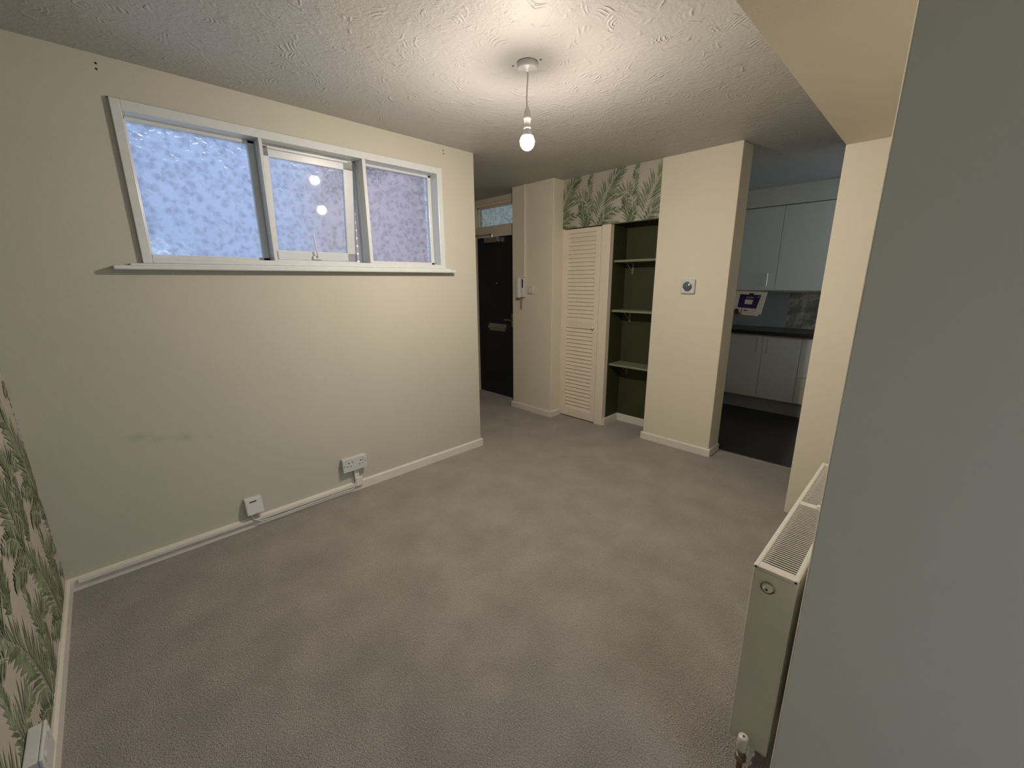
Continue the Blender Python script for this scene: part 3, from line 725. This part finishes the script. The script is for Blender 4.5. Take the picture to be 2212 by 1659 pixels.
# ================================================================ kitchen units
def bar_handle(x, z0, z1, y, parent):
    MB().tube([(x, y, z0+.006), (x, y-.028, z0+.006)], .004).tube([(x, y, z1-.006), (x, y-.028, z1-.006)], .004).cyl((x, y-.029, z0-.004), (x, y-.029, z1+.004), .005).build('handle', M['steel'], parent)
KY = 5.427
def base(x0, x1, splits, label, drawers=None):
    u_ = thing('base_cabinet', label, 'kitchen cabinet', ((x0+x1)/2, KY+.27, .15), 'kitchen base cabinets')
    MB().box((x0+.002, KY+.02, .151), (x1-.002, 5.958, .858)).build('carcass', M['unit'], u_)
    if drawers:
        zz = [.158]+drawers+[.852]
        for a, b in zip(zz[:-1], zz[1:]):
            d_ = MB().rbox((x0+.002, KY, a+.002), (x1-.002, KY+.018, b-.002), .002).build('drawer', M['unit'], u_)
            xm = (x0+x1)/2
            MB().tube([(xm-.08, KY, b-.06), (xm-.08, KY-.028, b-.06)], .004).tube([(xm+.08, KY, b-.06), (xm+.08, KY-.028, b-.06)], .004).cyl((xm-.09, KY-.029, b-.06), (xm+.09, KY-.029, b-.06), .005).build('handle', M['steel'], d_)
    else:
        for (a, b, hx) in splits:
            d_ = MB().rbox((a+.002, KY, .158), (b-.002, KY+.018, .846), .002).build('cabinet_door', M['unit'], u_)
            bar_handle(hx, .668, .818, KY, d_)
    return u_
base(.46, 1.065, [(.46, 1.065, 1.025)], 'white base cabinet at the far left of the kitchen run, mostly behind the column')
base(1.065, 1.772, [(1.065, 1.417, 1.366), (1.417, 1.772, 1.468)], 'white base cabinet with two doors and paired bar handles')
base(1.772, 2.372, None, 'white drawer base cabinet beside the cream pier', drawers=[.438])
base(2.372, 2.975, [(2.372, 2.975, 2.42)], 'white base cabinet at the right end of the kitchen run, behind the pier')
tag(MB().box((.46, KY+.05, 0), (2.975, KY+.066, .150)).build('plinth_board', M['plinth']), 'grey plinth board under the kitchen base cabinets', 'plinth')
tag(MB().rbox((.101, 5.40, .860), (2.999, 5.945, .900), .003).build('worktop', M['worktop']), 'black kitchen worktop along the back wall', 'worktop')
tag(MB().box((.101, 5.946, .880), (2.999, 5.9595, 1.30)).build('splashback', M['splash']), 'dark grey part-marbled splashback above the worktop', 'splashback')
def wallunit(x0, x1, hx, label):
    u_ = thing('wall_cabinet', label, 'kitchen cabinet', ((x0+x1)/2, 5.83, 1.32), 'kitchen wall cabinets')
    MB().box((x0+.001, 5.72, 1.325), (x1-.001, 5.958, 2.206)).build('carcass', M['unit'], u_)
    d_ = MB().rbox((x0+.0018, 5.70, 1.325), (x1-.0018, 5.718, 2.204), .002).build('cabinet_door', M['unit'], u_)
    if hx: bar_handle(hx, 1.375, 1.505, 5.70, d_)
wallunit(.79, 1.384, 1.306, 'white wall cabinet with a bar handle, next to the column edge')
wallunit(1.384, 1.98, 1.93, 'white wall cabinet next to the cream pier')
wallunit(1.98, 2.58, 2.52, 'white wall cabinet hidden behind the cream pier')

# ================================================================ person behind the column holding packets
def skin_mesh(verts, edges, radii, root=0, sub=2):
    me = bpy.data.meshes.new('tmp'); me.from_pydata(verts, edges, []); o = bpy.data.objects.new('tmp', me); COL.objects.link(o)
    md = o.modifiers.new('s', 'SKIN'); md.use_smooth_shade = True
    for i, r_ in enumerate(radii):
        sv = me.skin_vertices[0].data[i]; sv.radius = (r_, r_) if not isinstance(r_, tuple) else r_
        sv.use_root = (i == root)
    sb = o.modifiers.new('u', 'SUBSURF'); sb.levels = sub; sb.render_levels = sub
    dg = bpy.context.evaluated_depsgraph_get(); ev = o.evaluated_get(dg); m2 = bpy.data.meshes.new_from_object(ev)
    vs = [v.co.copy() for v in m2.vertices]; fs = [tuple(p.vertices) for p in m2.polygons]
    bpy.data.objects.remove(o); return vs, fs
def remesh_obj(name, parts, mat, parent, voxel, pw):
    me = bpy.data.meshes.new(name); V_ = []; F_ = []
    for vs, fs in parts:
        k = len(V_); V_ += [tuple(v-Vector(pw)) for v in vs]; F_ += [tuple(i+k for i in f) for f in fs]
    me.from_pydata(V_, [], F_); o = bpy.data.objects.new(name, me); COL.objects.link(o)
    md = o.modifiers.new('r', 'REMESH'); md.mode = 'VOXEL'; md.voxel_size = voxel; md.use_smooth_shade = True
    sm = o.modifiers.new('sm', 'SMOOTH'); sm.iterations = 2; sm.factor = .5
    dg = bpy.context.evaluated_depsgraph_get(); m2 = bpy.data.meshes.new_from_object(o.evaluated_get(dg))
    bpy.data.objects.remove(o)
    o = bpy.data.objects.new(name, m2); COL.objects.link(o); m2.materials.clear(); m2.materials.append(mat)
    for p in m2.polygons: p.use_smooth = True; p.material_index = 0
    if parent is not None: o.parent = parent
    return o
PX, PY = .93, 4.74           # facing +x
pw = (PX, PY, 0)
per = thing('person', 'person in dark jumper behind the column, one hand holding out packets', 'person', pw)
per['_w'] = pw
def P3(x, y, z): return Vector((PX+x, PY+y, z))
ev = []
bv = [P3(0,0,.93), P3(0,0,1.08), P3(.01,0,1.24), P3(.0,0,1.36), P3(-.005,0,1.46), P3(.01,0,1.53),          # 0-5 pelvis..neck
      P3(0,-.09,.90), P3(.01,-.10,.50), P3(-.01,-.10,.09), P3(.13,-.11,.03),                                # 6-9 right leg
      P3(0,.09,.90), P3(.01,.10,.50), P3(-.01,.10,.09), P3(.13,.11,.03),                                    # 10-13 left leg
      P3(.0,-.17,1.38), P3(.05,-.235,1.12),                                                                 # 14,15 right shoulder, elbow
      P3(.0,.17,1.38), P3(-.01,.23,1.10), P3(.06,.22,.86), P3(.08,.21,.78)]                                 # left arm
WR = Vector((1.392, 4.492, 1.132)); PALM = Vector((1.450, 4.490, 1.142))
bv += [WR, PALM]                                                                                             # 20,21
be = [(0,1),(1,2),(2,3),(3,4),(4,5),(0,6),(6,7),(7,8),(8,9),(0,10),(10,11),(11,12),(12,13),(3,14),(14,15),(15,20),(20,21),(3,16),(16,17),(17,18),(18,19)]
brad = [.13,.115,.13,.115,.055,.055,.085,.055,.038,.032,.085,.055,.038,.032,.055,.040,.055,.040,.026,.030,.027,.024]
parts = [skin_mesh(bv, be, brad)]
# head with nose, ears, jaw
hm = bmesh.new(); bmesh.ops.create_uvsphere(hm, u_segments=24, v_segments=18, radius=1)
for v in hm.verts:
    x, y, z = v.co
    x *= .098 if x > 0 else .100; y *= .075*(1-.18*max(0, -z)); z *= .118
    if v.co.x > .2 and v.co.z < -.3: x *= .96
    v.co = P3(.015+x, y, 1.655+z)
parts.append(([v.co.copy() for v in hm.verts], [tuple(v.index for v in f_.verts) for f_ in hm.faces])); hm.free()
for (a, b, r0, r1) in ((P3(.108,0,1.67), P3(.135,0,1.635), .009, .014), (P3(.02,-.076,1.655), P3(.0,-.084,1.67), .018, .024), (P3(.02,.076,1.655), P3(.0,.084,1.67), .018, .024), (P3(.10,-.015,1.60), P3(.10,.015,1.60), .012, .012)):
    q = MB().cyl(a, b, r0, r1, n=12); parts.append(([Vector(v) for v in q.v], q.f))
# right hand: fingers under and behind the packets, thumb over the front
def finger(pts, r0):
    n = len(pts); return skin_mesh([Vector(p) for p in pts], [(i, i+1) for i in range(n-1)], [r0*(1-.10*i) for i in range(n)], 0, 1)
for i, (L_, dz) in enumerate(((.074, 0), (.082, .0), (.076, -.001), (.060, -.003))):
    yb = 4.470+.017*i if i else 4.466
    b0 = PALM+Vector((.008, -.004+.0165*i, -.010))
    parts.append(finger([b0, b0+Vector((L_*.45, .004, .006)), b0+Vector((L_*.80, .004, .018)), b0+Vector((L_*1.0, .002, .034))], .0088 if i < 3 else .0076))
parts.append(finger([WR+Vector((.02, -.008, -.002)), Vector((1.440, 4.452, 1.127)), Vector((1.458, 4.420, 1.140)), Vector((1.470, 4.414, 1.172)), Vector((1.474, 4.417, 1.200))], .0108))
body = remesh_obj('body', parts, M['skin'], per, .0055, pw)
# clothes: same skeleton with larger radii
jv = bv[:5]+[bv[14], bv[15], bv[15].lerp(WR, .62), bv[16], bv[17], bv[18]]
jumper = remesh_obj('jumper', [skin_mesh(jv, [(0,1),(1,2),(2,3),(3,4),(3,5),(5,6),(6,7),(3,8),(8,9),(9,10)], [.145,.135,.15,.132,.068,.070,.054,.046,.070,.055,.043])], M['jumper'], per, .012, pw)
trousers = remesh_obj('trousers', [skin_mesh([bv[0], bv[6], bv[7], bv[8], bv[10], bv[11], bv[12]], [(0,1),(1,2),(2,3),(0,4),(4,5),(5,6)], [.142,.10,.072,.060,.10,.072,.060])], M['denim'], per, .012, pw)
for s_ in (-1, 1): MB().rbox((PX-.07, PY+s_*.105-.048, .0), (PX+.21, PY+s_*.105+.048, .075), .03, seg=3).build('shoe', M['plastic_dark'], per)
hr = bmesh.new(); bmesh.ops.create_uvsphere(hr, u_segments=24, v_segments=16, radius=1)
hmb = MB(); hr.verts.ensure_lookup_table()
hv = [P3(.005+v.co.x*.108, v.co.y*.086, 1.672+v.co.z*.115) for v in hr.verts]
hmb.add(hv, [tuple(v.index for v in f_.verts) for f_ in hr.faces if not (f_.calc_center_median().x > .45 and f_.calc_center_median().z < .35) and f_.calc_center_median().z > -.55], 0, True); hr.free()
hmb.build('hair', M['hair'], per)
for s_ in (-1, 1): MB().lathe(P3(.106, s_*.030, 1.668), [(.001, .006), (.007, .004), (.009, 0)], axis='x', n=12).build('eye', M['plastic_dark'], per)
MB().tube([P3(.108, -.025, 1.600), P3(.114, 0, 1.598), P3(.108, .025, 1.600)], .0035).build('mouth', M['tan'], per)

# packets held up to the camera (a stack of folded printed sheets)
def quad_slab(mb, c, off, t, mi=0):
    # c: four corners (x,z) clockwise from top left at plane y=off, thickness t towards +y
    vs = [(p[0], off, p[1]) for p in c] + [(p[0], off+t, p[1]) for p in c]
    mb.add(vs, [(0,1,2,3),(7,6,5,4),(0,4,5,1),(1,5,6,2),(2,6,7,3),(3,7,4,0)], mi)
QY = 4.438
TL, TR, BR_, BL_ = (1.394, 1.346), (1.652, 1.338), (1.619, 1.146), (1.402, 1.158)
def qp(u_, v_):
    a = (TL[0]+(TR[0]-TL[0])*u_, TL[1]+(TR[1]-TL[1])*u_); b = (BL_[0]+(BR_[0]-BL_[0])*u_, BL_[1]+(BR_[1]-BL_[1])*u_)
    return (a[0]+(b[0]-a[0])*v_, a[1]+(b[1]-a[1])*v_)
def qr(u0, u1, v0, v1, sk=0): return [qp(u0, v0), qp(u1, v0), qp(u1-sk, v1), qp(u0-sk, v1)]
pk = thing('paper_packet', 'white and purple printed packet held up at the kitchen doorway', 'packet', (1.52, QY, 1.146))
mb = MB(); quad_slab(mb, qr(0, 1, 0, 1), QY, .006)
pbody = mb.build('wrapper', M['paper'], pk)
mb = MB(); quad_slab(mb, qr(.17, .84, .14, .76, .05), QY-.0012, .0012); pp = mb.build('printed_panel', M['purple'], pk)
mb = MB(); quad_slab(mb, qr(.36, .62, .37, .58, .01), QY-.0018, .0006); mb.build('address_label', M['paper'], pp)
mb = MB(); quad_slab(mb, qr(.38, .62, .24, .31, 0), QY-.0018, .0006); quad_slab(mb, qr(.74, .80, .20, .26, 0), QY-.0018, .0006); mb.build('faint_print', M['grey_print'], pp)
mb = MB(); quad_slab(mb, qr(.46, .60, .08, .15, 0), QY-.0018, .0006); mb.build('dark_tab', M['black'], pk)
mb = MB(); quad_slab(mb, qr(.36, .50, .86, .90, 0), QY-.0018, .0006); mb.build('dark_tab', M['black'], pk)
mb = MB(); quad_slab(mb, [(p[0]-.012, p[1]-.010) for p in qr(.35, .96, .2, 1.03)], QY+.007, .004); mb.build('back_sheet', M['paper'], pk)
pk2 = thing('folded_leaflet', 'dark purple folded leaflet behind the white packet, nearest the column', 'leaflet', (1.42, QY+.02, 1.16))
mb = MB(); quad_slab(mb, [(1.380, 1.330), (1.43, 1.338), (1.44, 1.165), (1.384, 1.16)], QY+.012, .003); mb.build('cover', M['purple'], pk2)
mb = MB(); quad_slab(mb, [(1.406, 1.325), (1.414, 1.325), (1.400, 1.20), (1.390, 1.20)], QY-.002, .0015); mb.build('white_fold', M['paper'], pk2)
ks = thing('key_bunch', 'small bunch of dark keys with a pale tag in the held-out hand', 'keys', (1.42, QY-.02, 1.155))
kk = MB()
for i in range(5):
    a = Matrix.Translation((1.428, QY-.006-.003*i, 1.182)) @ Matrix.Rotation(R(150+22*i), 4, 'Y')
    kk.box((-.010, -.001, -.004), (.010, .001, .014), mat=a); kk.box((-.004, -.001, .014), (.004, .001, .044), mat=a)
kk.build('keys', M['plastic_dark'], ks)
MB().rbox((1.424, QY-.026, 1.192), (1.440, QY-.022, 1.206), .002).build('tag', M['paper'], ks)

for o in bpy.data.objects:
    if '_w' in o.keys(): del o['_w']
